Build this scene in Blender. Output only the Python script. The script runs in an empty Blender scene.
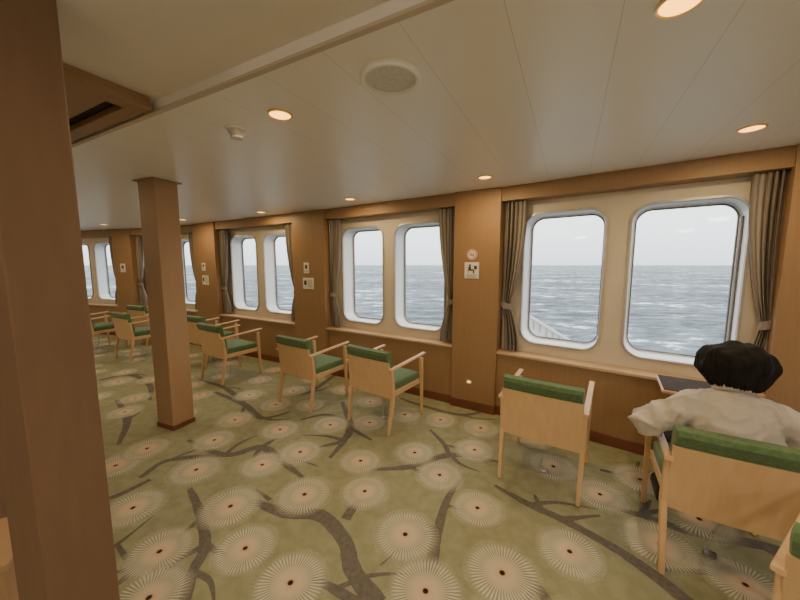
import bpy, bmesh, math, random
from mathutils import Vector, Matrix, noise
random.seed(4)
D=bpy.data; SC=bpy.context.scene; COL=SC.collection
rad=math.radians
H=2.27
# ---------------------------------------------------------------- materials
def nmat(name,c1,c2,nscale=5,stretch=(1,1,1),rough=.5,bump=0,detail=4,metal=0,rot=(0,0,0),lo=.35,hi=.65,spec=.5,bscale=None,sheen=0):
    m=D.materials.new(name); m.use_nodes=True; n=m.node_tree.nodes; l=m.node_tree.links
    b=n['Principled BSDF']; tc=n.new('ShaderNodeTexCoord'); mp=n.new('ShaderNodeMapping')
    mp.inputs['Scale'].default_value=stretch; mp.inputs['Rotation'].default_value=rot
    l.new(tc.outputs['Object'],mp.inputs[0])
    no=n.new('ShaderNodeTexNoise'); no.inputs['Scale'].default_value=nscale; no.inputs['Detail'].default_value=detail
    l.new(mp.outputs[0],no.inputs['Vector'])
    r=n.new('ShaderNodeValToRGB'); r.color_ramp.elements[0].position=lo; r.color_ramp.elements[1].position=hi
    r.color_ramp.elements[0].color=(*c1,1); r.color_ramp.elements[1].color=(*c2,1)
    l.new(no.outputs['Fac'],r.inputs[0]); l.new(r.outputs[0],b.inputs['Base Color'])
    b.inputs['Roughness'].default_value=rough; b.inputs['Metallic'].default_value=metal
    b.inputs['Specular IOR Level'].default_value=spec
    if sheen: b.inputs['Sheen Weight'].default_value=sheen
    if bump:
        bp=n.new('ShaderNodeBump'); bp.inputs['Strength'].default_value=bump; bp.inputs['Distance'].default_value=.01
        if bscale:
            n2=n.new('ShaderNodeTexNoise'); n2.inputs['Scale'].default_value=bscale; n2.inputs['Detail'].default_value=3
            l.new(tc.outputs['Object'],n2.inputs['Vector']); l.new(n2.outputs['Fac'],bp.inputs['Height'])
        else: l.new(no.outputs['Fac'],bp.inputs['Height'])
        l.new(bp.outputs[0],b.inputs['Normal'])
    return m
def emat(name,c,st):
    m=D.materials.new(name); m.use_nodes=True; n=m.node_tree.nodes; b=n['Principled BSDF']
    b.inputs['Base Color'].default_value=(*c,1); b.inputs['Emission Color'].default_value=(*c,1); b.inputs['Emission Strength'].default_value=st
    return m
M={}
M['wallwood']=nmat('wall_wood_veneer',(.31,.19,.10),(.335,.208,.112),4,(14,14,.8),.5,.005,6,spec=.35)
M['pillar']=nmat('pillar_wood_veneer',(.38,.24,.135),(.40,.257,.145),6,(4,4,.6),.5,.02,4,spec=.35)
M['pillar_shaded']=nmat('shaded_pillar_wood_veneer',(.165,.10,.06),(.18,.11,.066),6,(4,4,.6),.55,.02,4,spec=.3)  # darker copy of the pillar veneer; the near pillar's shade is in the colour
M['chairwood']=nmat('light_beech_wood',(.62,.415,.225),(.67,.455,.255),3,(12,12,1.2),.45,.01,6)
M['sill']=nmat('sill_wood',(.54,.38,.23),(.59,.42,.26),3,(1.2,12,12),.4,.01)
M['tantrim']=nmat('tan_ceiling_trim',(.50,.42,.33),(.54,.46,.36),3,(1,1,1),.5)
M['cream']=nmat('cream_panel',(.60,.535,.445),(.635,.57,.475),6,(1,1,1),.55)
M['base']=nmat('red_brown_skirting',(.15,.055,.03),(.19,.07,.04),6,(1,1,1),.4)
M['green']=nmat('green_upholstery',(.065,.13,.05),(.10,.175,.07),60,(1,1,1),.85,.3,sheen=.2)
M['white']=nmat('painted_window_white',(.82,.85,.88),(.86,.89,.92),4,(1,1,1),.35)
M['deck']=nmat('white_deck_paint',(.85,.85,.82),(.9,.9,.87),4,(1,1,1),.4)
M['flange']=nmat('window_rim_metal',(.45,.42,.40),(.52,.49,.46),8,(1,1,1),.4,metal=.25)
M['gasket']=nmat('grey_rubber_seal',(.12,.12,.125),(.17,.17,.175),8,(1,1,1),.6)
M['steel']=nmat('brushed_steel',(.5,.5,.5),(.6,.6,.6),20,(1,1,1),.3,metal=1)
M['ceilwhite']=nmat('white_plastic',(.84,.83,.80),(.88,.87,.84),8,(1,1,1),.5)
M['grille']=nmat('speaker_grille',(.60,.585,.55),(.68,.665,.63),60,(1,1,1),.6,.1)
M['dark']=nmat('dark_slot',(.02,.015,.012),(.04,.03,.02),8,(1,1,1),.7)
M['tray']=nmat('tray_ceiling_panel',(.74,.70,.65),(.77,.73,.68),3,(1,1,1),.6)
M['signw']=nmat('white_sign_plastic',(.76,.73,.68),(.80,.77,.72),8,(1,1,1),.4)
M['signr']=nmat('red_sign_print',(.62,.22,.19),(.68,.25,.22),8,(1,1,1),.4)
M['signk']=nmat('black_sign_print',(.03,.03,.03),(.05,.05,.05),8,(1,1,1),.4)
M['brass']=nmat('brass_plate',(.75,.6,.3),(.8,.65,.35),8,(1,1,1),.3,metal=.6)
M['tabletop']=nmat('dark_brown_laminate',(.045,.035,.028),(.06,.05,.04),30,(1,1,1),.8,spec=.1)
M['skin']=nmat('skin',(.55,.35,.26),(.62,.41,.31),10,(1,1,1),.5)
M['hair']=nmat('black_hair',(.004,.0035,.0035),(.012,.010,.009),60,(1,1,.1),.8,.2,spec=.25)
M['shirt']=nmat('beige_sweatshirt_fabric',(.46,.42,.37),(.51,.47,.42),35,(1,1,1),.95,.12,sheen=.2)
M['pants']=nmat('dark_trousers',(.03,.035,.05),(.05,.055,.07),35,(1,1,1),.9,.2)
M['shoe']=nmat('black_shoe',(.02,.02,.02),(.04,.04,.04),15,(1,1,1),.5)
M['eye']=nmat('eye_white',(.8,.8,.8),(.85,.85,.85),8)
M['lamp']=emat('warm_lamp',(1,.45,.06),5)
M['dome']=emat('fill_dome_glow',(1,.88,.74),78)  # glow of the added fill domes
M['night']=emat('night_light_lens',(1,.75,.35),1.5)
def curtain_mat():
    m=D.materials.new('curtain_fabric'); m.use_nodes=True; n=m.node_tree.nodes; l=m.node_tree.links; b=n['Principled BSDF']
    tc=n.new('ShaderNodeTexCoord'); sp=n.new('ShaderNodeSeparateXYZ'); l.new(tc.outputs['UV'],sp.inputs[0])
    w=n.new('ShaderNodeMath'); w.operation='MULTIPLY'; w.inputs[1].default_value=2*math.pi*7; l.new(sp.outputs[0],w.inputs[0])
    si=n.new('ShaderNodeMath'); si.operation='SINE'; l.new(w.outputs[0],si.inputs[0])
    r=n.new('ShaderNodeValToRGB'); r.color_ramp.elements[0].position=.1; r.color_ramp.elements[1].position=.9
    r.color_ramp.elements[0].color=(.20,.165,.14,1); r.color_ramp.elements[1].color=(.28,.255,.235,1)
    ad=n.new('ShaderNodeMath'); ad.operation='MULTIPLY_ADD'; ad.inputs[1].default_value=.5; ad.inputs[2].default_value=.5; l.new(si.outputs[0],ad.inputs[0])
    l.new(ad.outputs[0],r.inputs[0]); l.new(r.outputs[0],b.inputs['Base Color']); b.inputs['Roughness'].default_value=.85
    return m
M['curtain']=curtain_mat()
def ceil_mat():
    m=D.materials.new('ceiling_panels'); m.use_nodes=True; n=m.node_tree.nodes; l=m.node_tree.links; b=n['Principled BSDF']
    tc=n.new('ShaderNodeTexCoord'); sp=n.new('ShaderNodeSeparateXYZ'); l.new(tc.outputs['Object'],sp.inputs[0])
    a=n.new('ShaderNodeMath'); a.operation='MULTIPLY'; a.inputs[1].default_value=math.cos(rad(28)); l.new(sp.outputs[0],a.inputs[0])
    c=n.new('ShaderNodeMath'); c.operation='MULTIPLY_ADD'; c.inputs[1].default_value=-math.sin(rad(28)); l.new(sp.outputs[1],c.inputs[0]); l.new(a.outputs[0],c.inputs[2])
    d=n.new('ShaderNodeMath'); d.operation='ADD'; d.inputs[1].default_value=.206+30.0; l.new(c.outputs[0],d.inputs[0])
    e=n.new('ShaderNodeMath'); e.operation='DIVIDE'; e.inputs[1].default_value=.30; l.new(d.outputs[0],e.inputs[0])
    f=n.new('ShaderNodeMath'); f.operation='FRACT'; l.new(e.outputs[0],f.inputs[0])
    g=n.new('ShaderNodeMath'); g.operation='LESS_THAN'; g.inputs[1].default_value=.008; l.new(f.outputs[0],g.inputs[0])
    mx=n.new('ShaderNodeMix'); mx.data_type='RGBA'; mx.inputs['A'].default_value=(.86,.83,.785,1); mx.inputs['B'].default_value=(.62,.58,.52,1)
    l.new(g.outputs[0],mx.inputs['Factor']); l.new(mx.outputs['Result'],b.inputs['Base Color']); b.inputs['Roughness'].default_value=.35
    return m
M['ceil']=ceil_mat()
def glass_mat():
    m=D.materials.new('window_glass'); m.use_nodes=True; n=m.node_tree.nodes; l=m.node_tree.links
    for x in list(n): n.remove(x)
    o=n.new('ShaderNodeOutputMaterial'); t=n.new('ShaderNodeBsdfTransparent'); t.inputs[0].default_value=(.96,.97,.97,1)
    g=n.new('ShaderNodeBsdfGlossy'); g.inputs['Roughness'].default_value=.02; mx=n.new('ShaderNodeMixShader')
    no=n.new('ShaderNodeTexNoise'); no.inputs['Scale'].default_value=3
    mr=n.new('ShaderNodeMapRange'); mr.inputs['To Min'].default_value=.01; mr.inputs['To Max'].default_value=.03
    l.new(no.outputs['Fac'],mr.inputs[0]); l.new(mr.outputs[0],mx.inputs[0]); l.new(t.outputs[0],mx.inputs[1]); l.new(g.outputs[0],mx.inputs[2]); l.new(mx.outputs[0],o.inputs[0])
    return m
M['glass']=glass_mat()
M['carpet']=nmat('sage_carpet',(.29,.295,.18),(.36,.36,.235),14,(1,1,1),.9,.5,8,bscale=350,spec=.2)
M['branch']=nmat('carpet_branch_grey',(.125,.115,.10),(.175,.16,.14),40,(1,1,1),.9,.3,spec=.2)
def burst_mat():
    m=D.materials.new('carpet_flower_burst'); m.use_nodes=True; n=m.node_tree.nodes; l=m.node_tree.links
    b=n['Principled BSDF']; b.inputs['Roughness'].default_value=.9; b.inputs['Specular IOR Level'].default_value=.2
    out=n['Material Output']
    tc=n.new('ShaderNodeTexCoord'); sp=n.new('ShaderNodeSeparateXYZ'); l.new(tc.outputs['UV'],sp.inputs[0])
    ln=n.new('ShaderNodeVectorMath'); ln.operation='LENGTH'; l.new(tc.outputs['UV'],ln.inputs[0])
    at=n.new('ShaderNodeMath'); at.operation='ARCTAN2'; l.new(sp.outputs[1],at.inputs[0]); l.new(sp.outputs[0],at.inputs[1])
    mu=n.new('ShaderNodeMath'); mu.operation='MULTIPLY'; mu.inputs[1].default_value=54; l.new(at.outputs[0],mu.inputs[0])
    si=n.new('ShaderNodeMath'); si.operation='SINE'; l.new(mu.outputs[0],si.inputs[0])
    ray=n.new('ShaderNodeMapRange'); ray.inputs['From Min'].default_value=-.6; ray.inputs['From Max'].default_value=.6; ray.inputs['To Min'].default_value=.34; l.new(si.outputs[0],ray.inputs[0])
    core=n.new('ShaderNodeMapRange'); core.interpolation_type='SMOOTHSTEP'; core.inputs['From Min'].default_value=.80; core.inputs['From Max'].default_value=.15; l.new(ln.outputs['Value'],core.inputs[0])
    fade=n.new('ShaderNodeMapRange'); fade.inputs['From Min'].default_value=1.0; fade.inputs['From Max'].default_value=.72; l.new(ln.outputs['Value'],fade.inputs[0])
    m1=n.new('ShaderNodeMath'); m1.operation='MULTIPLY'; l.new(ray.outputs[0],m1.inputs[0]); l.new(fade.outputs[0],m1.inputs[1])
    m2=n.new('ShaderNodeMath'); m2.operation='MULTIPLY'; m2.inputs[1].default_value=.80; l.new(m1.outputs[0],m2.inputs[0])
    c2=n.new('ShaderNodeMath'); c2.operation='MULTIPLY'; c2.inputs[1].default_value=.90; l.new(core.outputs[0],c2.inputs[0])
    mxx=n.new('ShaderNodeMath'); mxx.operation='MAXIMUM'; l.new(m2.outputs[0],mxx.inputs[0]); l.new(c2.outputs[0],mxx.inputs[1])
    r=n.new('ShaderNodeValToRGB'); cr=r.color_ramp; cr.interpolation='LINEAR'
    cr.elements[0].position=0; cr.elements[0].color=(.03,.015,.01,1)
    e=cr.elements.new(.055); e.color=(.03,.015,.01,1)
    e=cr.elements.new(.085); e.color=(.66,.48,.34,1)
    e=cr.elements.new(.30); e.color=(.70,.59,.44,1)
    cr.elements[-1].position=.60; cr.elements[-1].color=(.68,.66,.53,1)
    l.new(ln.outputs['Value'],r.inputs[0]); l.new(r.outputs[0],b.inputs['Base Color'])
    tr=n.new('ShaderNodeBsdfTransparent'); mx=n.new('ShaderNodeMixShader')
    l.new(mxx.outputs[0],mx.inputs[0]); l.new(tr.outputs[0],mx.inputs[1]); l.new(b.outputs[0],mx.inputs[2]); l.new(mx.outputs[0],out.inputs[0])
    return m
M['burst']=burst_mat()
def sea_mat():
    m=D.materials.new('grey_sea_water'); m.use_nodes=True; n=m.node_tree.nodes; l=m.node_tree.links; b=n['Principled BSDF']
    tc=n.new('ShaderNodeTexCoord'); mp=n.new('ShaderNodeMapping'); mp.inputs['Scale'].default_value=(.6,1,1); mp.inputs['Rotation'].default_value=(0,0,.35)
    l.new(tc.outputs['Object'],mp.inputs[0])
    def nz(s,d,r):
        q=n.new('ShaderNodeTexNoise'); q.inputs['Scale'].default_value=s; q.inputs['Detail'].default_value=d; q.inputs['Roughness'].default_value=r; l.new(mp.outputs[0],q.inputs['Vector']); return q
    n1=nz(.15,8,.62); n2=nz(.20,7,.7); n3=nz(.022,10,.75)
    mixf=n.new('ShaderNodeMath'); mixf.operation='MULTIPLY_ADD'; mixf.inputs[1].default_value=.5; l.new(n2.outputs['Fac'],mixf.inputs[0])
    m3=n.new('ShaderNodeMath'); m3.operation='MULTIPLY'; m3.inputs[1].default_value=.5; l.new(n3.outputs['Fac'],m3.inputs[0]); l.new(m3.outputs[0],mixf.inputs[2])
    r=n.new('ShaderNodeValToRGB'); cr=r.color_ramp; cr.elements[0].position=.44; cr.elements[0].color=(.02,.04,.055,1); cr.elements[1].position=.55; cr.elements[1].color=(.19,.25,.28,1)
    e=cr.elements.new(.58); e.color=(.95,.97,.98,1)
    l.new(mixf.outputs[0],r.inputs[0]); l.new(r.outputs[0],b.inputs['Base Color'])
    bp=n.new('ShaderNodeBump'); bp.inputs['Strength'].default_value=1; bp.inputs['Distance'].default_value=6; l.new(n1.outputs['Fac'],bp.inputs['Height']); l.new(bp.outputs[0],b.inputs['Normal'])
    b.inputs['Roughness'].default_value=.5; b.inputs['Specular IOR Level'].default_value=.26
    return m
M['sea']=sea_mat()
# ---------------------------------------------------------------- mesh helpers
def bx(bm,c,s,bev=0,rot=None,seg=2):
    t=bmesh.new(); bmesh.ops.create_cube(t,size=1)
    for v in t.verts: v.co=Vector((v.co.x*s[0],v.co.y*s[1],v.co.z*s[2]))
    if bev: bmesh.ops.bevel(t,geom=t.edges[:],offset=bev,segments=seg,affect='EDGES',profile=.5)
    Mx=Matrix.Translation(Vector(c))
    if rot is not None: Mx=Mx@rot
    t.transform(Mx); me=D.meshes.new('t'); t.to_mesh(me); t.free(); bm.from_mesh(me); D.meshes.remove(me)
def bar(bm,p0,p1,s0,s1,bev=.004):
    t=bmesh.new(); vs=[]
    for p,s in ((p0,s0),(p1,s1)):
        for dx,dy in ((-1,-1),(1,-1),(1,1),(-1,1)):
            vs.append(t.verts.new((p[0]+dx*s[0]/2,p[1]+dy*s[1]/2,p[2])))
    for f in ((3,2,1,0),(4,5,6,7),(0,1,5,4),(1,2,6,5),(2,3,7,6),(3,0,4,7)): t.faces.new([vs[i] for i in f])
    if bev: bmesh.ops.bevel(t,geom=t.edges[:],offset=bev,segments=2,affect='EDGES')
    me=D.meshes.new('t'); t.to_mesh(me); t.free(); bm.from_mesh(me); D.meshes.remove(me)
def cyl(bm,c,r0,r1,h,axis='Z',seg=32):
    Mx=Matrix.Translation(Vector(c))
    if axis=='Y': Mx=Mx@Matrix.Rotation(rad(90),4,'X')
    if axis=='X': Mx=Mx@Matrix.Rotation(rad(90),4,'Y')
    bmesh.ops.create_cone(bm,cap_ends=True,segments=seg,radius1=r0,radius2=r1,depth=h,matrix=Mx)
def fin(bm,name,mat,parent=None,smooth=False,loc=None,rotz=None):
    me=D.meshes.new(name); bmesh.ops.recalc_face_normals(bm,faces=bm.faces[:]); bm.to_mesh(me); bm.free()
    mats=mat if isinstance(mat,list) else [mat]
    for m in mats: me.materials.append(m)
    if smooth:
        me.polygons.foreach_set('use_smooth',[True]*len(me.polygons))
        try: me.set_sharp_from_angle(angle=rad(38))
        except Exception: pass
    o=D.objects.new(name,me); COL.objects.link(o)
    if parent: o.parent=parent
    if loc is not None: o.location=loc
    if rotz is not None: o.rotation_euler[2]=rotz
    return o
def empty(name,loc,rotz,label,cat,group=None,kind=None):
    o=D.objects.new(name,None); o.empty_display_size=.1; COL.objects.link(o); o.location=loc; o.rotation_euler[2]=rotz
    tag(o,label,cat,group,kind); return o
def tag(o,label=None,cat=None,group=None,kind=None):
    if label: o['label']=label
    if cat: o['category']=cat
    if group: o['group']=group
    if kind: o['kind']=kind
    return o
def prism(name,pts,z0,z1,mat):
    bm=bmesh.new(); a=[bm.verts.new((p[0],p[1],z0)) for p in pts]; b=[bm.verts.new((p[0],p[1],z1)) for p in pts]
    bm.faces.new(a[::-1]); bm.faces.new(b); n=len(pts)
    for i in range(n): bm.faces.new((a[i],a[(i+1)%n],b[(i+1)%n],b[i]))
    return fin(bm,name,mat)
def rr(w,h,r,n=9):
    pts=[]
    for cx,cz,a0 in ((w/2-r,h/2-r,0),(-w/2+r,h/2-r,90),(-w/2+r,-h/2+r,180),(w/2-r,-h/2+r,270)):
        for i in range(n+1):
            a=rad(a0+90*i/n); pts.append((cx+r*math.cos(a),cz+r*math.sin(a)))
    return pts
def loftrings(bm,rings):
    R=[[bm.verts.new(p) for p in r] for r in rings]; n=len(R[0])
    for k in range(len(R)-1):
        for i in range(n): bm.faces.new((R[k][i],R[k][(i+1)%n],R[k+1][(i+1)%n],R[k+1][i]))
    return R
def copy_tree(root,loc,rotz,label=None):
    r=root.copy(); COL.objects.link(r); r.location=loc; r.rotation_euler[2]=rotz
    if label: r['label']=label
    for c in root.children:
        k=c.copy(); COL.objects.link(k); k.parent=r
        for g in c.children:
            q=g.copy(); COL.objects.link(q); q.parent=k
    return r
# ---------------------------------------------------------------- room shell
BAYS=[(3.70,1.28,41),(1.832,2.733,36.5),(-.136,4.035,32),(-2.29,5.30,29),(-4.62,6.50,22),(-6.90,7.24,16),(-9.35,7.85,12)]
def bp(i,x,y):
    cx,cy,a=BAYS[i]; a=rad(a); return (cx+x*math.cos(a)+y*math.sin(a), cy-x*math.sin(a)+y*math.cos(a))
HW=.95
HR=[.95,.905,.95,.95,.95,.95,.95]
def S(o): o['kind']='structure'; return o
wpl=[]
for i in range(7): wpl+= [bp(i,HW,.06),bp(i,-HW,.06)]
outer=[(4.55,-3.0)]+wpl+[(-10.6,-3.0)]
Lp=lambda x:(x,.985-(x-.079)*.5095)
main=[Lp(4.55)]+wpl+[(-10.6,Lp(-10.6)[1])]
bm=bmesh.new()
vs=[bm.verts.new((p[0],p[1],H)) for p in main if p[1]>=Lp(p[0])[1]-1e-6]
bm.faces.new(vs); bmesh.ops.triangulate(bm,faces=bm.faces[:])
S(fin(bm,'ceiling',M['ceil']))
bm=bmesh.new(); a=Lp(4.55); b=(-10.6,Lp(-10.6)[1])
vs=[bm.verts.new(p) for p in ((a[0],a[1],H+.04),(b[0],b[1],H+.04),(-10.6,-3,H+.04),(4.55,-3,H+.04))]; bm.faces.new(vs)
v2=[bm.verts.new(p) for p in ((a[0],a[1],H+.04),(b[0],b[1],H+.04),(b[0],b[1],H),(a[0],a[1],H))]; bm.faces.new(v2)
S(fin(bm,'ceiling.001',M['tray']))
ang=math.atan2(-.5095,1)
bm=bmesh.new(); bx(bm,(0,0,0),(13,.025,.012),.003)
mid=Lp(-2.5); S(fin(bm,'trim_1',M['tantrim'],loc=(mid[0],mid[1]+.012,H-.005),rotz=ang))
bw=empty('ceiling_air_vent',(-1.16,1.60,H),ang,'wood-framed ceiling vent with a dark slot','air vent')
bm=bmesh.new()
bx(bm,(-.9,-.045,.0),(1.8,.07,.03),.004); bx(bm,(-.9,-.24,.0),(1.8,.19,.03),.004); bx(bm,(-.05,-.115,.0),(.10,.07,.03),.003); bx(bm,(-1.75,-.115,.0),(.10,.07,.03),.003)
bx(bm,(-.9,-.36,.01),(1.8,.05,.06),.004); bx(bm,(-.02,-.19,.01),(.03,.36,.06),.003)
fin(bm,'vent_frame',M['wallwood'],bw)
bm=bmesh.new(); bx(bm,(-.9,-.115,.025),(1.72,.08,.01)); fin(bm,'vent_slot',M['dark'],bw)
# floor with carpet motifs (drawn in plan, metres)
bm=bmesh.new(); uvl=bm.loops.layers.uv.new('UVMap')
vs=[bm.verts.new((p[0],p[1],0)) for p in outer]; f=bm.faces.new(vs); f.material_index=0
bmesh.ops.triangulate(bm,faces=[f])
def cat(pts,k=6):
    P=[Vector(p) for p in pts]; P=[2*P[0]-P[1]]+P+[2*P[-1]-P[-2]]; o=[]
    for i in range(1,len(P)-2):
        for j in range(k):
            t=j/k; p0,p1,p2,p3=P[i-1:i+3]
            o.append(.5*((2*p1)+(-p0+p2)*t+(2*p0-5*p1+4*p2-p3)*t*t+(-p0+3*p1-3*p2+p3)*t**3))
    o.append(P[-2]); return o
zc=[.001]; brp=[]
def ribbon(pts,rec=False):
    z=zc[0]; zc[0]+=.000008
    o=cat(pts); prev=None
    for i,p in enumerate(o):
        d=(o[min(i+1,len(o)-1)]-o[max(i-1,0)]); d.z=0
        d=Vector((d.x,d.y,0)).normalized(); nn=Vector((-d.y,d.x,0)); w=max(p.z,.003)*(1+.15*noise.noise(Vector((p.x*30,p.y*30,0))))
        a=bm.verts.new((p.x+nn.x*w,p.y+nn.y*w,z)); b=bm.verts.new((p.x-nn.x*w,p.y-nn.y*w,z))
        if prev: ff=bm.faces.new((prev[0],a,b,prev[1])); ff.material_index=1
        prev=(a,b)
        if rec: brp.append((p.x,p.y))
def twigs(pts):
    for j in range(1,len(pts)-1):
        if random.random()<.45: continue
        p=Vector(pts[j]); q=Vector(pts[j+1]); d=Vector((q.x-p.x,q.y-p.y,0)).normalized()
        s_=1 if random.random()<.5 else -1; d=Matrix.Rotation(s_*random.uniform(.5,.8),3,'Z')@d; L=random.uniform(.26,.42)
        w=max(.007,p.z*.65); sd_=Vector((-d.y,d.x,0))*s_
        m_=p+d*L*.45+sd_*.03; e=p+d*L-sd_*.01
        ribbon([(p.x,p.y,w),(m_.x,m_.y,w*.75),(e.x,e.y,.003)])
def burst(x,y,r,z):
    k=24; a0=random.random()*6
    vv=[bm.verts.new((x+r*math.cos(2*math.pi*i/k),y+r*math.sin(2*math.pi*i/k),z)) for i in range(k)]
    ff=bm.faces.new(vv); ff.material_index=2
    for i,lp in enumerate(ff.loops): lp[uvl].uv=(math.cos(2*math.pi*i/k+a0),math.sin(2*math.pi*i/k+a0))
BUR=[(-.53,1.39),(.51,1.44),(-.84,1.58),(-1.29,1.56),(.03,1.67),(.91,1.56),(-1.69,1.87),(-.64,1.99),(-.24,2.02),(.49,1.87),(-.31,2.36),(-1.06,2.31),(-1.53,2.25),(.29,2.19),(.12,2.47),(-2.18,2.3),(-2.12,2.53),(.62,2.51),(1.17,2.29),(-.82,2.48),(-1.12,2.84),(-1.64,3.03),(-1.63,2.66),(1.43,1.6),(1.66,1.38),(1.72,2.14),(.12,1.35),(-1.16,1.32),(-2.88,3.2),(-3.71,4.07),(-2.37,3.64),(-1.78,3.64),(-.99,3.37),(-.68,3.8),(.76,2.87),(.4,3.03),(.05,3.14),(1.34,1.99),(1.81,1.78),(-.67,2.93),(-2.26,3.14),(-1.87,4.14),(-3.35,4.14),(-3.81,5.05)]
BRS='''-98,194,5 -71,183,10 -49,181,12 -31,163,12 -24,146,14 -10,129,18;-33,178,9 -30,187,7 -26,194,4;-145,205,4 -125,184,7 -107,160,9 -104,145,9 -98,129,10;-107,160,7 -93,154,3;-121,178,5 -126,163,2;42,214,3 30,192,6 22,170,8 17,151,10 14,131,12;22,170,6 9,178,2;29,190,4 42,184,2;-65,345,3 -48,293,6 -50,266,6 -69,255,2;-47,287,5 -25,266,2;-48,266,5 -56,240,3;-23,225,3 8,229,6 41,244,6 78,235,3;8,229,4 22,216,2;28,284,2 38,259,4 40,240,4;-186,266,3 -142,244,6 -117,255,7 -92,235,6 -70,216,3;-117,255,5 -108,273,2;-188,216,5 -182,237,5 -142,244,6;-195,192,5 -186,202,5 -179,214,4;66,208,3 83,190,7 98,178,8 115,160,9 125,145,12 132,129,14;98,178,6 123,181,2;89,187,5 90,199,2;124,194,3 148,181,7 171,167,9 198,160,10 221,148,12;148,181,6 164,194,2;-224,373,3 -170,337,5 -139,307,5 -115,320,2;-170,337,3 -161,307,2;-241,259,3 -271,303,5 -322,350,3;-271,303,3 -272,320,2;-47,143,3 -31,136,8 -18,129,10;59,148,3 65,138,8 68,129,10;-85,194,4 -99,204,2;0,355,2 22,337,4 62,314,4 96,325,2;-130,364,2 -109,374,4 -91,434,3;-99,303,2 -77,314,4 -52,303,4;150,225,3 169,219,4 187,235,2;131,146,3 159,143,6 170,131,8;-402,414,3 -378,434,4 -321,396,4 -285,350,2;-268,414,2 -219,386,4 -170,337,4;-137,136,4 -136,146,6 -155,160,3'''
for r in BRS.split(';'):
    pts=[tuple(float(q) for q in p.split(',')) for p in r.split()]
    pts=[(x/100,y/100,w*y*.000021) for x,y,w in pts]
    ribbon(pts,True); twigs(pts)
allb=list(BUR); random.seed(11)
tries=0
while tries<9000 and len(allb)<500:
    tries+=1; x=random.uniform(-10.3,4.4); y=random.uniform(-2.9,7.8)
    inview=(1.2<y<4.4 and abs(x)<1.22*y)
    if any((x-q[0])**2+(y-q[1])**2<.36**2 for q in allb): continue
    if inview and any((x-q[0])**2+(y-q[1])**2<.11**2 for q in brp): continue
    inside=True
    for i in range(7):
        cx,cy,a=BAYS[i]; a=rad(a)
        if (x-cx)*math.sin(a)+(y-cy)*math.cos(a)>-.40: inside=False
    if inside: allb.append((x,y))
for k,(x,y) in enumerate(allb): burst(x,y,random.uniform(.18,.205),.0026+.00001*k)
for k in range(46):
    x=random.uniform(-9,4); y=random.uniform(-2.5,6.0)
    if abs(x)<1.2*y and y<4.0: continue
    if any(((x-BAYS[i][0])*math.sin(rad(BAYS[i][2]))+(y-BAYS[i][1])*math.cos(rad(BAYS[i][2])))>-1.0 for i in range(7)): continue
    a=random.random()*6.28; pts=[]
    for j in range(5):
        pts.append((x,y,.008+.01*min(j,4-j))); a+=random.uniform(-.6,.6); x+=.22*math.cos(a); y+=.22*math.sin(a)
    ribbon(pts); twigs(pts)
S(fin(bm,'floor',[M['carpet'],M['branch'],M['burst']]))
S(prism('wall_left',[(-10.6,-3),(-10.6,8.2),(-10.7,8.2),(-10.7,-3)],0,H+.1,M['wallwood']))
S(prism('wall_back',[(-10.7,-3),(4.7,-3),(4.7,-3.1),(-10.7,-3.1)],0,H+.1,M['cream']))
S(prism('wall_right',[(4.5,-3),(4.6,-3),(4.6,.75),(4.5,.75)],0,H+.1,M['cream']))
S(prism('wall_partition',[(-1.78,1.36),(-1.74,1.28),(-3.0,.75),(-3.04,.83)],0,H+.04,M['pillar_shaded']))
wn=0; ti=2
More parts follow.
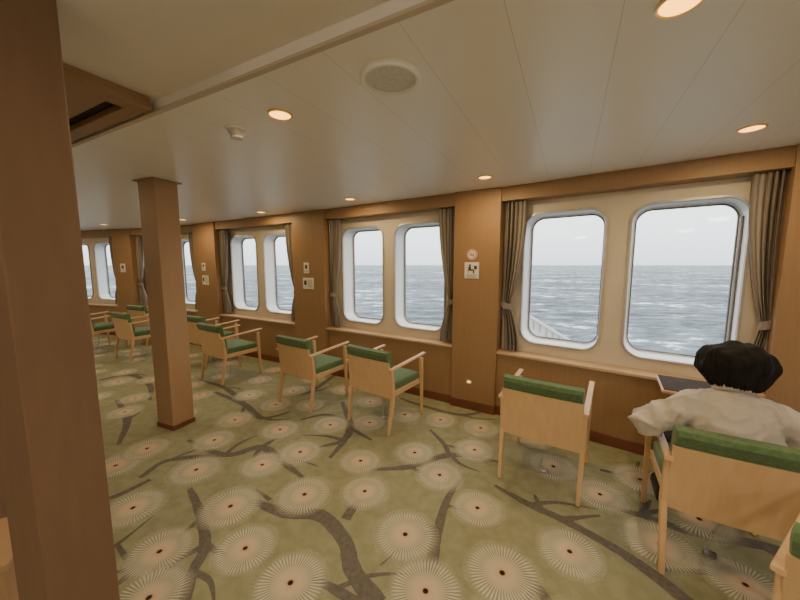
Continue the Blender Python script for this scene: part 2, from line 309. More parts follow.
for i,(cx,cy,a) in enumerate(BAYS):
    rz=-rad(a); L=(cx,cy,0)
    bm=bmesh.new()
    def loop(pts):
        v=[bm.verts.new((p[0],0,p[1])) for p in pts]; return [bm.edges.new((v[k],v[(k+1)%len(v)])) for k in range(len(v))]
    es=loop([(-1.02,.6),(1.02,.6),(1.02,H),(-1.02,H)])
    for sx in (-.425,.425): es+=loop([(p[0]+sx,p[1]+1.39) for p in rr(.66,1.24,.13)])
    bmesh.ops.triangle_fill(bm,edges=es,use_beauty=True)
    S(fin(bm,'wall_front',M['cream'],loc=L,rotz=rz))
    bm=bmesh.new(); bx(bm,(0,-.07,.32),(2.0,.16,.64)); S(fin(bm,'wall_front',M['wallwood'],loc=L,rotz=rz))
    bm=bmesh.new(); bx(bm,(0,-.08,.65),(1.96,.19,.026),.005); S(fin(bm,'trim_%d'%ti,M['sill'],loc=L,rotz=rz)); ti+=1
    bm=bmesh.new(); bx(bm,(0,-.085,(2.14+H)/2),(2.0,.15,H-2.14)); S(fin(bm,'trim_%d'%ti,M['wallwood'],loc=L,rotz=rz)); ti+=1
    bm=bmesh.new(); bx(bm,(0,-.157,.045),(1.98,.018,.09),.003); S(fin(bm,'baseboard_front',M['base'],loc=L,rotz=rz))
    for sx in (.425,-.425):
        wn+=1
        loc=(*bp(i,sx,0),1.39)
        def ring(w,h,r,y): return [(p[0],y,p[1]) for p in rr(w,h,r)]
        bm=bmesh.new(); loftrings(bm,[ring(.70,1.28,.15,.0),ring(.698,1.278,.149,-.014),ring(.665,1.245,.134,-.016),ring(.655,1.235,.128,.004)])
        w=S(fin(bm,'window_%d'%wn,M['flange'],smooth=True,loc=loc,rotz=rz))
        bm=bmesh.new(); loftrings(bm,[ring(.662,1.242,.13,-.004),ring(.652,1.232,.125,.19),ring(.628,1.208,.113,.195),ring(.624,1.204,.112,.215)])
        fin(bm,'window_reveal',M['white'],w,True)
        bm=bmesh.new(); loftrings(bm,[ring(.630,1.210,.114,.194),ring(.630,1.210,.114,.188),ring(.613,1.193,.106,.188),ring(.611,1.191,.105,.21)])
        fin(bm,'window_seal',M['gasket'],w,True)
        bm=bmesh.new(); vs=[bm.verts.new(p) for p in ring(.622,1.202,.10,.205)]; bm.faces.new(vs); fin(bm,'window_glass',M['glass'],w)
        if i==1 and sx>0:
            bm=bmesh.new(); bx(bm,(.320,.13,0),(.010,.030,1.0),.003); fin(bm,'window_latch_bar',M['gasket'],w)
            bm=bmesh.new()
            for k in range(14): cyl(bm,(.312,.13,-.47+k*.072),.007,.007,.010,'X',10)
            fin(bm,'window_bolt',M['steel'],w)
for i in range(6):
    h2=HR[i+1]-.01
    p=[bp(i+1,h2,-.185),bp(i,-HW+.01,-.185),bp(i,-HW+.01,.15),bp(i+1,h2,.15)]
    S(prism('wall_front',p,0,H,M['wallwood']))
    q=[bp(i+1,h2-.005,-.20),bp(i,-HW+.015,-.20),bp(i,-HW+.015,-.1),bp(i+1,h2-.005,-.1)]
    S(prism('baseboard_front',q,0,.09,M['base']))
S(prism('wall_front',[bp(6,-HW-.4,-.16),bp(6,-HW,-.16),bp(6,-HW,.1),bp(6,-HW-.4,.1)],0,H,M['wallwood']))
def curtain(i,side,wt=.21,wp=.085,wb=.18):
    A0=.935 if side<0 else HR[i]-.015
    if i==1 and side>0: wt,wp,wb,A0=.165,.05,.10,HR[i]-.003
    if i==4 and side<0: wt,wp,wb=.26,.11,.22
    bm=bmesh.new(); uv=bm.loops.layers.uv.new('UVMap'); NU,NV=90,44; g=[]
    for v in range(NV+1):
        z=.675+(2.135-.675)*v/NV
        k=(z-1.13)
        w=wp+(wt-wp)*math.sin(min(1,k/.95)*math.pi/2)**.9 if k>0 else wp+(wb-wp)*math.sin(min(1,-k/.45)*math.pi/2)
        row=[]
        for u in range(NU+1):
            t=u/NU; sq=math.exp(-(k/.12)**2)
            y=-.085+(.032*(1-.6*sq))*math.sin(t*2*math.pi*5+.9*math.sin(z*2.0+i+t*3))*(.7+.3*math.sin(t*7+z*2.4+i))
            x=w*t+.008*math.sin(t*2*math.pi*5+1.5+.5*z)*(1-sq)
            row.append(bm.verts.new((side*(A0-x),y,z)))
        g.append(row)
    for v in range(NV):
        for u in range(NU):
            f=bm.faces.new((g[v][u],g[v][u+1],g[v+1][u+1],g[v+1][u]))
            for lp,(a,b) in zip(f.loops,((u,v),(u+1,v),(u+1,v+1),(u,v+1))): lp[uv].uv=(a/NU,b/NV)
    root=empty('curtain',(BAYS[i][0],BAYS[i][1],0),-rad(BAYS[i][2]),'brown and grey pleated curtain tied back beside window','curtain','tied-back window curtains')
    fin(bm,'curtain_fabric',M['curtain'],root,True)
    bm=bmesh.new(); cx=side*(A0-wp/2)
    rings=[]
    for z in (1.10,1.16): rings.append([(cx+(wp/2+.012)*math.cos(2*math.pi*k/24),-.085+.04*math.sin(2*math.pi*k/24),z+.015*math.cos(2*math.pi*k/24)*side) for k in range(24)])
    loftrings(bm,rings); o=fin(bm,'curtain_tieback',M['curtain'],root,True)
for i in range(1,7):
    for s_ in (1,-1): curtain(i,s_)
curtain(0,-1); curtain(0,1)
# ---------------------------------------------------------------- pillars
def pillar(name,loc,w,d,rz,label,mat,hh,top=True):
    o=empty(name,loc,rz,label,'pillar')
    bm=bmesh.new(); bx(bm,(0,0,hh/2),(w,d,hh-.002),.006); fin(bm,'pillar_shaft',mat,o)
    bm=bmesh.new(); bx(bm,(0,0,.022),(w+.012,d+.012,.044),.003); fin(bm,'pillar_base',M['base'],o)
    if top:
        bm=bmesh.new(); bx(bm,(0,0,hh-.005),(w+.06,d+.05,.008),.002); fin(bm,'pillar_top_trim',mat,o)
    return o
pa=rad(-23)
def frame(px,py,w,d,a):
    u=Vector((-math.cos(a),-math.sin(a))); v=Vector((-math.sin(a),math.cos(a)))
    c=Vector((px,py))+u*w/2+v*d/2; return (c.x,c.y,0)
pillar('pillar',frame(-2.10,2.82,.23,.20,pa),.23,.20,pa,'square tan wood pillar with red-brown base on carpet',M['pillar'],H)
pillar('pillar',frame(-1.055,.855,.22,.17,pa),.22,.17,pa,'close square brown wood pillar coloured as if in shade, reaching the ceiling',M['pillar_shaded'],H+.04,False)
cb=empty('low_cabinet',(-1.64,1.10,0),rad(23),'low light wood cabinet beside pillar','cabinet')
bm=bmesh.new(); bx(bm,(0,-.02,.225),(.36,.26,.45),.004); fin(bm,'cabinet_body',M['pillar'],cb)
bm=bmesh.new(); bx(bm,(0,-.02,.465),(.40,.30,.03),.006); fin(bm,'cabinet_top',M['pillar'],cb)
# ---------------------------------------------------------------- ceiling fittings
def downlight(x,y,first=[None]):
    if first[0] is None:
        o=empty('downlight',(x,y,H),0,'round recessed ceiling downlight glowing orange','ceiling light','recessed ceiling downlights')
        bm=bmesh.new()
        def cr(r,z): return [(r*math.cos(2*math.pi*k/32),r*math.sin(2*math.pi*k/32),z) for k in range(32)]
        loftrings(bm,[cr(.060,.0),cr(.058,-.007),cr(.052,-.008),cr(.048,-.002)]); fin(bm,'downlight_ring',M['brass'],o,True)
        bm=bmesh.new(); cyl(bm,(0,0,-.003),.049,.049,.003); fin(bm,'downlight_lamp',M['lamp'],o)
        ld=D.lights.new('downlight_light','AREA'); ld.shape='DISK'; ld.size=.03; ld.energy=7; ld.color=(1,.70,.34)
        lo=D.objects.new('downlight_light',ld); COL.objects.link(lo); lo.parent=o; lo.location=(0,0,-.012)
        first[0]=o
    else: copy_tree(first[0],(x,y,H),0)
for x,y in [(-.592,1.67),(1.91,1.828),(.794,.991),(.718,2.80),(-.563,3.70),(-1.95,4.60),(-3.55,5.33),(-5.4,5.95),(-7.6,6.4),(-3.6,3.2),(-6.0,4.2)]: downlight(x,y)
H0=H; H=2.31
for x,y in [(-.8,-.4),(1.3,-1.2),(-3.2,.2),(3.3,-2.2),(-5.8,1.5)]: downlight(x,y)  # downlights out of view, added as fill for the room
dm=None
for x,y in [(0.6,-.9),(-2.8,-1.6),(2.7,-.9),(-5.4,-.4),(-8.4,.8),(-.8,-2.4),(-8.6,3.6)]:  # glowing domes out of view, added to brighten the interior
    if dm is None:
        dm=empty('fill_dome',(x,y,H),0,'unseen round white dome on ceiling, added for fill light','ceiling light','added fill light domes')
        bm=bmesh.new(); bmesh.ops.create_uvsphere(bm,u_segments=32,v_segments=16,radius=1,matrix=Matrix.Diagonal((.15,.15,.06,1)))
        bmesh.ops.delete(bm,geom=[v for v in bm.verts if v.co.z>.001],context='VERTS'); fin(bm,'fill_dome_shell',M['dome'],dm,True,loc=(0,0,-.02))
        bm=bmesh.new(); cyl(bm,(0,0,-.01),.165,.165,.02); fin(bm,'fill_dome_rim',M['ceilwhite'],dm,True)
    else: copy_tree(dm,(x,y,H),0)
H=H0
sp=empty('ceiling_speaker',(-.038,1.354,H),0,'round white ceiling speaker with perforated grille','speaker')
bm=bmesh.new()
def cr(r,z): return [(r*math.cos(2*math.pi*k/48),r*math.sin(2*math.pi*k/48),z) for k in range(48)]
loftrings(bm,[cr(.120,0),cr(.118,-.014),cr(.112,-.020),cr(.101,-.019),cr(.097,-.006)]); fin(bm,'speaker_rim',M['ceilwhite'],sp,True)
bm=bmesh.new(); R_=loftrings(bm,[cr(.098,-.008),cr(.065,-.013),cr(.03,-.016)]); bm.faces.new(R_[-1]); fin(bm,'speaker_grille',M['grille'],sp,True)
sd=empty('smoke_detector',(-.893,1.84,H),0,'small white round smoke detector on ceiling','smoke detector')
bm=bmesh.new(); cyl(bm,(0,0,-.006),.056,.056,.012); fin(bm,'detector_base',M['ceilwhite'],sd,True)
bm=bmesh.new(); cyl(bm,(0,0,-.026),.030,.048,.028); fin(bm,'detector_head',M['flange'],sd,True)
bm=bmesh.new(); cyl(bm,(0,0,-.045),.032,.028,.012); fin(bm,'detector_cap',M['grille'],sd,True)
# ---------------------------------------------------------------- signs
def onface(i,t,off=.0):
    p1=Vector(bp(i+1,HR[i+1]-.01,-.185)); p2=Vector(bp(i,-HW+.01,-.185)); d=(p2-p1).normalized()
    nn=Vector((d.y,-d.x)); p=p1.lerp(p2,t)+nn*off; return p,math.atan2(d.y,d.x)
def placard(i,t,z,w,h,label,kind):
    p,a=onface(i,t,.004); o=empty('wall_sign',(p.x,p.y,z),a,label,'sign')
    bm=bmesh.new(); bx(bm,(0,0,0),(w,.006,h),.0025); fin(bm,'sign_plate',M['signw'],o)
    bm=bmesh.new()
    if kind=='seat':
        cyl(bm,(-.018,-.004,.052),.011,.011,.002,'Y',16); bx(bm,(-.018,-.004,.02),(.02,.002,.04)); bx(bm,(.002,-.004,.004),(.045,.002,.014)); bx(bm,(.022,-.004,-.014),(.012,.002,.035)); bx(bm,(-.034,-.004,.008),(.006,.002,.06)); bx(bm,(.04,-.004,.03),(.028,.002,.036))
        fin(bm,'sign_pictogram',M['signk'],o)
        bm=bmesh.new()
        for k in range(3): bx(bm,(0,-.004,-.045-k*.012),(w*.7,.002,.0035))
        fin(bm,'sign_text',M['signk'],o)
    elif kind=='wide':
        bx(bm,(-w*.26,-.004,.01),(w*.22,.002,h*.4)); fin(bm,'sign_pictogram',M['signk'],o); bm=bmesh.new()
        for k in range(5): bx(bm,(w*.18,-.004,h*.3-k*h*.15),(w*.42,.002,.0045))
        fin(bm,'sign_text',M['signk'],o)
    else:
        bx(bm,(0,-.004,.015),(w*.4,.002,h*.35)); fin(bm,'sign_pictogram',M['signk'],o)
        bm=bmesh.new(); bx(bm,(0,-.004,-h*.3),(w*.7,.002,.005)); fin(bm,'sign_text',M['signk'],o)
def roundsign(i,t,z):
    p,a=onface(i,t,.004); o=empty('no_smoking_sign',(p.x,p.y,z),a,'round red and white no-smoking sign on wood panel','sign')
    bm=bmesh.new(); cyl(bm,(0,0,0),.055,.055,.005,'Y'); fin(bm,'sign_plate',M['signw'],o)
    bm=bmesh.new()
    def c2(r,y): return [(r*math.cos(2*math.pi*k/32),y,r*math.sin(2*math.pi*k/32)) for k in range(32)]
    loftrings(bm,[c2(.052,-.004),c2(.042,-.004)]); bx(bm,(0,-.0045,0),(.086,.001,.009),0,Matrix.Rotation(rad(45),4,'Y')); fin(bm,'sign_ring',M['signr'],o)
    bm=bmesh.new(); bx(bm,(0,-.0035,-.004),(.05,.001,.009)); bx(bm,(.018,-.0035,.011),(.004,.001,.022)); fin(bm,'sign_pictogram',M['signk'],o)
roundsign(1,.42,1.635)
placard(1,.42,1.475,.15,.165,'white placard with black seat pictogram on wood panel','seat')
placard(2,.45,1.49,.10,.15,'small white notice placard on wood panel','small')
placard(2,.5,1.27,.21,.16,'wide white notice placard with black print','wide')
placard(3,.45,1.50,.12,.14,'small white notice placard on wood panel','small')
placard(3,.5,1.26,.21,.17,'wide white notice placard with black print','wide')
placard(4,.5,1.47,.14,.18,'small white notice placard on wood panel','small')
p,a=onface(1,.42,.004); o=empty('night_light',(p.x,p.y,.30),a,'small square glowing foot light in wood panel','night light')
bm=bmesh.new(); bx(bm,(0,0,0),(.06,.006,.045),.003); fin(bm,'light_plate',M['brass'],o)
bm=bmesh.new(); bx(bm,(0,-.004,0),(.035,.003,.02)); fin(bm,'light_lens',M['night'],o)
# ---------------------------------------------------------------- chairs
def make_chair(loc,rz,label):
    o=empty('armchair',loc,rz,label,'chair','lounge armchairs')
    W=M['chairwood']; BW=.010
    bm=bmesh.new(); N=14; th_=.016
    cols=[]
    for u in range(N+1):
        x=-.25+.5*u/N; bow=-BW*(1-(x/.25)**2)
        ring=[]
        for z,yy in ((.325,-.225),(.51,-.25),(.660,-.280),(.672,-.283)): ring.append((x,yy+bow,z))
        cols.append([[bm.verts.new(p) for p in ring],[bm.verts.new((p[0],p[1]+th_,p[2])) for p in ring]])
    for u in range(N):
        A,B=cols[u],cols[u+1]
        for k in range(3):
            bm.faces.new((A[0][k],B[0][k],B[0][k+1],A[0][k+1])); bm.faces.new((A[1][k+1],B[1][k+1],B[1][k],A[1][k]))
        bm.faces.new((A[0][3],B[0][3],B[1][3],A[1][3])); bm.faces.new((A[1][0],B[1][0],B[0][0],A[0][0]))
    for C in (cols[0],cols[-1]):
        for k in range(3): bm.faces.new((C[0][k],C[0][k+1],C[1][k+1],C[1][k]))
    fin(bm,'back_panel',W,o,True)
    bm=bmesh.new(); N=14; rings=[]
    for u in range(N+1):
        x=-.246+.492*u/N; bow=-BW*(1-(x/.25)**2); e=1 if 0<u<N else .7
        if u==1: x=-.239
        if u==N-1: x=.239
        prof=[]
        for z,y0,y1 in ((.43,-.215,-.175),(.50,-.228,-.17),(.59,-.245,-.185),(.66,-.262,-.205),(.69,-.286,-.212)): prof.append((z,y0,y1))
        pts=[(x,y0+bow,z) for z,y0,y1 in prof]+[(x,-.304+bow,.735),(x,-.294+bow,.758),(x,-.245+bow,.766),(x,-.218+bow,.750)]+[(x,y1+bow,z) for z,y0,y1 in prof[::-1]]
        c=Vector((x,-.24+bow,.6)); pts=[p if e==1 else (p[0],c.y+(p[1]-c.y)*.8,c.z+(p[2]-c.z)*.98) for p in pts]
        rings.append(pts)
    RR=loftrings(bm,rings); bm.faces.new(RR[0]); bm.faces.new(RR[-1]); fin(bm,'backrest',M['green'],o,True)
    bm=bmesh.new(); bx(bm,(0,.02,.41),(.47,.47,.085),.024,None,4)
    for v in bm.verts:
        if v.co.z>.44: v.co.z+=.012*(1-(v.co.x/.24)**2)*(1-((v.co.y-.02)/.24)**2)
    fin(bm,'seat',M['green'],o,True)
    bm=bmesh.new()
    bx(bm,(0,.245,.355),(.46,.022,.05),.004); bx(bm,(0,-.20,.355),(.46,.022,.05),.004)
    for s_ in (-1,1): bx(bm,(s_*.235,.02,.355),(.02,.46,.05),.004)
    fin(bm,'seat_frame',W,o)
    for s_ in (-1,1):
        bm=bmesh.new(); bar(bm,(s_*.248,-.275,0),(s_*.255,-.215,.36),(.024,.028),(.030,.042)); bar(bm,(s_*.255,-.215,.36),(s_*.256,-.24,.60),(.030,.042),(.026,.034)); fin(bm,'leg',W,o)
        bm=bmesh.new(); bar(bm,(s_*.252,.275,0),(s_*.258,.25,.60),(.024,.026),(.030,.042)); fin(bm,'leg',W,o)
        bm=bmesh.new(); N=8; rings=[]
        for k in range(N+1):
            t_=k/N; y=-.275+.58*t_; z=.602+.034*t_; w=.0175; h=.0095
            x=s_*.260
            rings.append([(x-w,y,z-h+.003),(x-w+.003,y,z-h),(x+w-.003,y,z-h),(x+w,y,z-h+.003),(x+w,y,z+h-.003),(x+w-.003,y,z+h),(x-w+.003,y,z+h),(x-w,y,z+h-.003)])
        RR=loftrings(bm,rings); bm.faces.new(RR[0]); bm.faces.new(RR[-1]); fin(bm,'armrest',W,o,True)
    bm=bmesh.new()
    for k in range(13):
        z=.34-.026*k; Mx=Matrix.Translation((.02*math.sin(k*.4),-.02,z))@Matrix.Rotation(rad(90)*(k%2),4,'Z')
        ns=12; nr=5; g=[]
        for a_ in range(ns):
            A=2*math.pi*a_/ns; ring=[]
            for b_ in range(nr):
                B_=2*math.pi*b_/nr; rr_=.0022
                ring.append(bm.verts.new(Mx@Vector(((.008+rr_*math.cos(B_))*math.cos(A),rr_*math.sin(B_),(.015+rr_*math.cos(B_))*math.sin(A)))))
            g.append(ring)
        for a_ in range(ns):
            for b_ in range(nr): bm.faces.new((g[a_][b_],g[(a_+1)%ns][b_],g[(a_+1)%ns][(b_+1)%nr],g[a_][(b_+1)%nr]))
    bx(bm,(.0,-.02,.004),(.05,.05,.006),.002)
    fin(bm,'floor_chain',M['steel'],o,True)
    return o
CH=[(.93,2.03,34,'light wood armchair with green upholstery, empty, beside window'),
    (-.30,2.875,36,'light wood armchair with green upholstery facing the windows'),
    (-1.135,3.31,33,'light wood armchair with green upholstery facing the windows'),
    (-2.475,4.075,32,'light wood armchair with green upholstery facing the windows'),
    (-3.12,4.75,28,'light wood armchair with green upholstery behind another chair'),
    (-4.50,5.07,28,'light wood armchair with green upholstery near far windows'),
    (-5.55,5.45,20,'light wood armchair with green upholstery near far windows'),
    (-5.0,6.0,22,'light wood armchair with green upholstery near far windows'),
    (1.52,1.32,30,'light wood armchair with green upholstery, person seated in it'),
    (1.285,.655,60,'light wood armchair with green upholstery behind seated person')]
master=None
for x,y,a,lab in CH:
    fx,fy=math.sin(rad(a)),math.cos(rad(a)); loc=(x+.27*fx,y+.27*fy,.004)
    if master is None: master=make_chair(loc,-rad(a),lab)
    else: copy_tree(master,loc,-rad(a),lab)
# ---------------------------------------------------------------- table
tb=empty('side_table',(2.03,2.04,.004),-rad(33),'small table with dark top and light wood edge under window','table')
bm=bmesh.new(); bx(bm,(0,0,.70),(.50,.36,.022),.006); fin(bm,'table_edge',M['chairwood'],tb)
bm=bmesh.new(); bx(bm,(0,0,.712),(.48,.34,.006),.002); fin(bm,'table_top',M['tabletop'],tb)
bm=bmesh.new(); cyl(bm,(.0,.08,.35),.03,.025,.68); fin(bm,'table_pole',M['chairwood'],tb,True)
bm=bmesh.new(); bx(bm,(0,.08,.012),(.34,.18,.024),.006); fin(bm,'table_foot',M['chairwood'],tb)
# ---------------------------------------------------------------- person
PC=(1.52+.27*.5,1.32+.27*.866,.004)
per=empty('person',PC,-rad(30),'black-haired person in beige sweatshirt sitting in armchair facing window','person')
def ell(bm,c,r,rot=None,sub=3):
    t=Matrix.Translation(Vector(c))
    if rot is not None: t=t@rot
    bmesh.ops.create_icosphere(bm,subdivisions=sub,radius=1,matrix=t@Matrix.Diagonal((*r,1)))
def cap(bm,pts,rs,k=None):
    for i in range(len(pts)-1):
        p0,p1=Vector(pts[i]),Vector(pts[i+1]); L=(p1-p0).length; st=max(2,int(L/(min(rs[i],rs[i+1])*.3)))
        for j in range(st+1):
            t=j/st; ell(bm,p0.lerp(p1,t),(rs[i]+(rs[i+1]-rs[i])*t,)*3,None,2)
def remesh(bm,name,mat,vox,parent,smooth_it=4,disp=None):
    me=D.meshes.new('tmp'); bm.to_mesh(me); bm.free(); o=D.objects.new('tmp',me); COL.objects.link(o)
    m=o.modifiers.new('r','REMESH'); m.mode='VOXEL'; m.voxel_size=vox
    s2=o.modifiers.new('s','SMOOTH'); s2.iterations=smooth_it; s2.factor=.5
    dg=bpy.context.evaluated_depsgraph_get(); dg.update(); ev=o.evaluated_get(dg)
    me2=D.meshes.new_from_object(ev); D.objects.remove(o); D.meshes.remove(me)
    me2.name=name
    if disp:
        me2.update(); nor=[v.normal.copy() for v in me2.vertices]
        for v,nn in zip(me2.vertices,nor): v.co+=nn*disp(v.co)
    me2.materials.clear(); me2.materials.append(mat)
    me2.polygons.foreach_set('use_smooth',[True]*len(me2.polygons))
    o=D.objects.new(name,me2); COL.objects.link(o); o.parent=parent; return o
DZ=-.04
LS,LE,LW=(-.155,-.07,.862+DZ),(-.335,-.13,.698),(-.285,.10,.662)
RS,RE,RW=(.155,-.07,.862+DZ),(.335,-.10,.698),(.285,.13,.662)
def hand(bm,w,side,fwd):
    w=Vector(w); f=Vector(fwd).normalized(); up=Vector((0,0,1)); rt=f.cross(up).normalized()
    for k in range(5):
        ell(bm,w+f*(.02+.016*k),(.022+.016*min(k,3)/3,.022+.016*min(k,3)/3,.016),None,2)
    for k,(off,L) in enumerate(((-.030,.062),(-.010,.072),(.010,.068),(.029,.052))):
        b=w+f*.085+rt*off; m_=b+f*L*.5+up*-.004; e=m_+f*L*.35+up*-.026; cap(bm,[b,m_,e],[.0095,.0088,.0078])
    b=w+f*.035+rt*(-side*-.032); cap(bm,[b,b+f*.03+rt*side*.022+up*-.006,b+f*.055+rt*side*.026+up*-.018],[.0125,.0105,.009])
bm=bmesh.new()
for k in range(13):
    t=k/12; z=.50+t*(.33+DZ); y=-.06-.045*math.sin(t*math.pi); w=.14-.025*math.sin(t*math.pi)+.005*t; ell(bm,(0,y,z),(w,.085-.01*t,.05))
cap(bm,[(-.14,-.065,.84+DZ),(.14,-.065,.84+DZ)],[.042,.042]); cap(bm,[(0,-.065,.85+DZ),(0,-.035,.985+DZ)],[.052,.048])
Rt=Matrix.Rotation(rad(-12),4,'X')
HC=Vector((0.01,.0,1.07+DZ))
def hp(x,y,z): return HC+Rt@Vector((x,y,z))
ell(bm,hp(0,-.01,.025),(.073,.09,.085),Rt); ell(bm,hp(0,.03,-.03),(.058,.062,.075),Rt); ell(bm,hp(0,.055,-.078),(.034,.034,.025),Rt)
ell(bm,hp(0,.098,-.018),(.011,.016,.022),Rt); ell(bm,hp(0,.106,-.03),(.015,.011,.009),Rt)
ell(bm,hp(0,.086,-.058),(.022,.010,.006),Rt,2); ell(bm,hp(0,.083,-.066),(.018,.010,.006),Rt,2)
for s_ in (-1,1): ell(bm,hp(s_*.078,-.005,-.01),(.010,.018,.032),Rt); ell(bm,hp(s_*.03,.082,.022),(.022,.012,.007),Rt,2)
for A,B_,C in ((LS,LE,LW),(RS,RE,RW)): cap(bm,[A,B_,C],[.040,.033,.026])
hand(bm,LW,1,(.02,.2,-.02)); hand(bm,RW,-1,(-.02,.2,-.02))
for s_ in (-1,1):
    cap(bm,[(s_*.085,-.03,.515),(s_*.12,.36,.515),(s_*.13,.40,.10)],[.078,.056,.036]); cap(bm,[(s_*.13,.38,.05),(s_*.14,.52,.035)],[.034,.028])
remesh(bm,'body',M['skin'],.0055,per,3)
bm=bmesh.new()
for k in range(18):
    t=k/17; z=.485+t*(.37+DZ); y=-.065-.050*math.sin(t*math.pi); w=.175-.018*math.sin(t*math.pi); ell(bm,(0,y,z),(w,.118-.010*t,.06))
for s_ in (-1,1): cap(bm,[(s_*.140,-.074,.840+DZ),(s_*.075,-.066,.878+DZ),(0,-.056,.910+DZ)],[.074,.070,.064])
cap(bm,[(0,-.058,.90+DZ),(0,-.050,.935+DZ)],[.066,.062])
for A,B_,C in ((LS,LE,LW),(RS,RE,RW)):
    C2=Vector(B_).lerp(Vector(C),.88); cap(bm,[A,B_,C2],[.070,.062,.046])
def folds(co):
    # cloth creases: bunched at the elbows and armpits, hanging lines over the back
    w=Vector((noise.noise(co*3),noise.noise(co*3+Vector((5,5,5))),0))*.7
    p=co*7+w
    a=1-abs(noise.noise(Vector((p.x*.9+p.z*.6,p.y*.8,p.z*1.6))))*2.4
    b=1-abs(noise.noise(Vector((p.x*1.7-p.z*1.2,p.y*1.4,p.z*1.3+p.x))+Vector((3,1,2))))*2.6
    edge=min(1,max(.55,abs(co.x)/.16))
    return (.015*max(0,a)**2+.013*max(0,b)**2)*edge-.002
remesh(bm,'sweatshirt',M['shirt'],.007,per,8,folds)
for A,C in ((LE,LW),(RE,RW)):
    A=Vector(A);C=Vector(C); d=(C-A).normalized(); c=A.lerp(C,.93); q=d.to_track_quat('Z','Y')
    bm=bmesh.new()
    for kk in range(28):
        an=2*math.pi*kk/28; ell(bm,c+q@Vector((.038*math.cos(an),.038*math.sin(an),0)),(.010,.010,.018),q.to_matrix().to_4x4(),2)
    remesh(bm,'shirt_cuff',M['shirt'],.005,per,2)
bm=bmesh.new()
for k in range(48):
    A=2*math.pi*k/48; ell(bm,(.066*math.cos(A),-.048+.066*math.sin(A),.968+DZ-.022*math.sin(A)),(.012,.012,.022),None,2)
remesh(bm,'shirt_collar',M['shirt'],.005,per,2)
bm=bmesh.new()
ell(bm,(0,-.06,.52),(.18,.125,.07))
for s_ in (-1,1): cap(bm,[(s_*.088,-.03,.525),(s_*.12,.36,.52),(s_*.13,.40,.12)],[.088,.072,.056])
remesh(bm,'trousers',M['pants'],.010,per,5)
for s_ in (-1,1):
    bm=bmesh.new(); cap(bm,[(s_*.13,.37,.055),(s_*.14,.54,.045)],[.048,.040]); bx(bm,(s_*.135,.455,.014),(.085,.25,.022),.008); remesh(bm,'shoe',M['shoe'],.006,per,2)
# hair: smooth full rounded mop of straight hair reaching the nape
bm=bmesh.new(); bmesh.ops.create_icosphere(bm,subdivisions=6,radius=1)
for v in bm.verts:
    d=v.co.normalized(); r=Vector((d.x*.142,d.y*.140,d.z*.108))
    hz=math.sqrt(max(1e-6,1-d.z*d.z)); cx_,cy_=d.x/hz,d.y/hz
    soft=noise.noise(Vector((d.x*2.6,d.y*2.6,d.z*2.0)))
    lock=noise.noise(Vector((cx_*5,cy_*5,d.z*1.2)))
    fine=noise.noise(Vector((cx_*19,cy_*19,d.z*1.4)))
    wv=hz**1.2
    r+=d*(soft*.016+lock*.006*wv+fine*.0045*wv)
    if d.z<-.40:
        k=min(1,(-.40-d.z)/.45); k=k*k*(3-2*k); r=r.lerp(Vector((d.x*.135,d.y*.125-.012,-.118-.020*fine-.010*lock)),k)
    if d.y>.35 and d.z<.25:
        k=min(1,(d.y-.35)/.25)*min(1,(.25-d.z)/.2); r=r.lerp(d*.045,k)
    v.co=Vector((0,-.014,.008))+r
bm.transform(Matrix.Translation(HC)@Rt)
fin(bm,'hair',M['hair'],per,True)
for s_ in (-1,1):
    bm=bmesh.new(); ell(bm,hp(s_*.03,.078,.004),(.012,.010,.007),Rt); fin(bm,'eye',M['eye'],per,True)
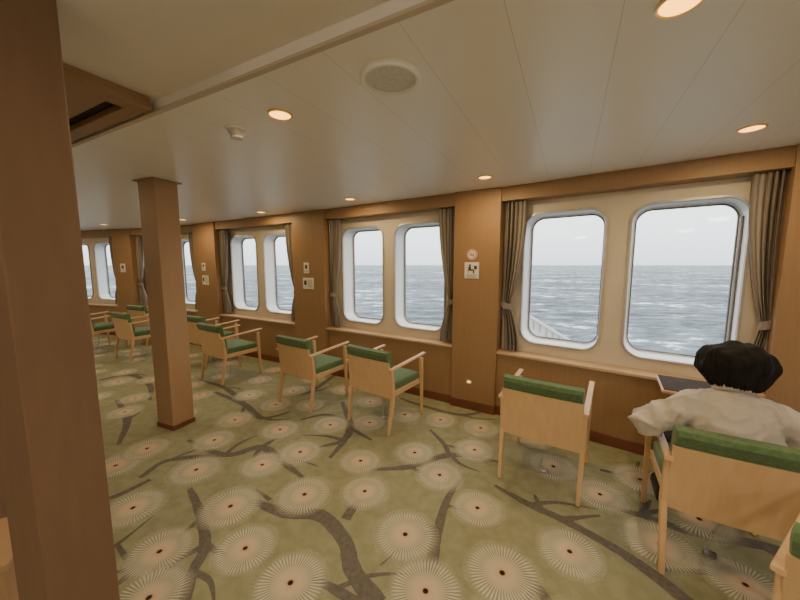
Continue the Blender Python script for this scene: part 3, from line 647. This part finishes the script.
# ---------------------------------------------------------------- outside
bm=bmesh.new(); k=96; Rr=20000
rings=[[(r*math.cos(2*math.pi*j/k),r*math.sin(2*math.pi*j/k),0) for j in range(k)] for r in (8,40,200,1000,5000,Rr)]
RR=loftrings(bm,rings); bm.faces.new(RR[0])
sea=fin(bm,'sea',M['sea'],loc=(0,0,-13)); tag(sea,'choppy grey-blue open sea with small whitecaps','sea',kind='stuff')
bk=empty('ship_bulwark',(0,0,0),0,'white sloping deck structure with railing outside window','ship deck')
bm=bmesh.new()
P=[(1.9,5.6),(3.25,5.75),(3.25,6.6),(1.8,6.6)]
zt=[.90,.10,.05,.85]
a_=[bm.verts.new((p[0],p[1],-.9)) for p in P]; b_=[bm.verts.new((p[0],p[1],z)) for p,z in zip(P,zt)]
bm.faces.new(a_[::-1]); bm.faces.new(b_)
for q in range(4): bm.faces.new((a_[q],a_[(q+1)%4],b_[(q+1)%4],b_[q]))
fin(bm,'bulwark_body',M['deck'],bk)
bm=bmesh.new()
p0=Vector((1.9,5.57,.84)); p1=Vector((3.25,5.72,.04))
for q in range(12):
    p=p0.lerp(p1,q/11); bar(bm,(p.x,p.y,p.z-.16),(p.x,p.y,p.z),(.016,.016),(.016,.016),0)
for q in range(40): ell(bm,p0.lerp(p1,q/39),(.03,.012,.010),None,1)
fin(bm,'bulwark_rail',M['flange'],bk)
# world
w=D.worlds.new('overcast_sky'); SC.world=w; w.use_nodes=True; n=w.node_tree.nodes; l=w.node_tree.links; bg=n['Background']
tc=n.new('ShaderNodeTexCoord'); sp_=n.new('ShaderNodeSeparateXYZ'); l.new(tc.outputs['Generated'],sp_.inputs[0])
r=n.new('ShaderNodeValToRGB'); cr_=r.color_ramp; cr_.elements[0].position=0; cr_.elements[0].color=(.56,.60,.63,1); cr_.elements[1].position=.5; cr_.elements[1].color=(.94,.95,.96,1)
e=cr_.elements.new(.08); e.color=(.74,.77,.79,1)
e=cr_.elements.new(.22); e.color=(.86,.88,.89,1)
l.new(sp_.outputs[2],r.inputs[0])
no=n.new('ShaderNodeTexNoise'); no.inputs['Scale'].default_value=1.5; l.new(tc.outputs['Generated'],no.inputs['Vector'])
mr=n.new('ShaderNodeMapRange'); mr.inputs['To Min'].default_value=.95; mr.inputs['To Max'].default_value=1.05; l.new(no.outputs['Fac'],mr.inputs[0])
mm=n.new('ShaderNodeVectorMath'); mm.operation='SCALE'; l.new(r.outputs[0],mm.inputs[0]); l.new(mr.outputs[0],mm.inputs['Scale']); l.new(mm.outputs[0],bg.inputs[0])
bg.inputs[1].default_value=3.6
# camera
cam=D.cameras.new('camera'); co=D.objects.new('camera',cam); COL.objects.link(co); SC.camera=co
cam.sensor_width=36; cam.lens=14.4; cam.clip_start=.05; cam.clip_end=60000
co.location=(0,0,1.53); co.rotation_euler=(rad(83.76),0,0)
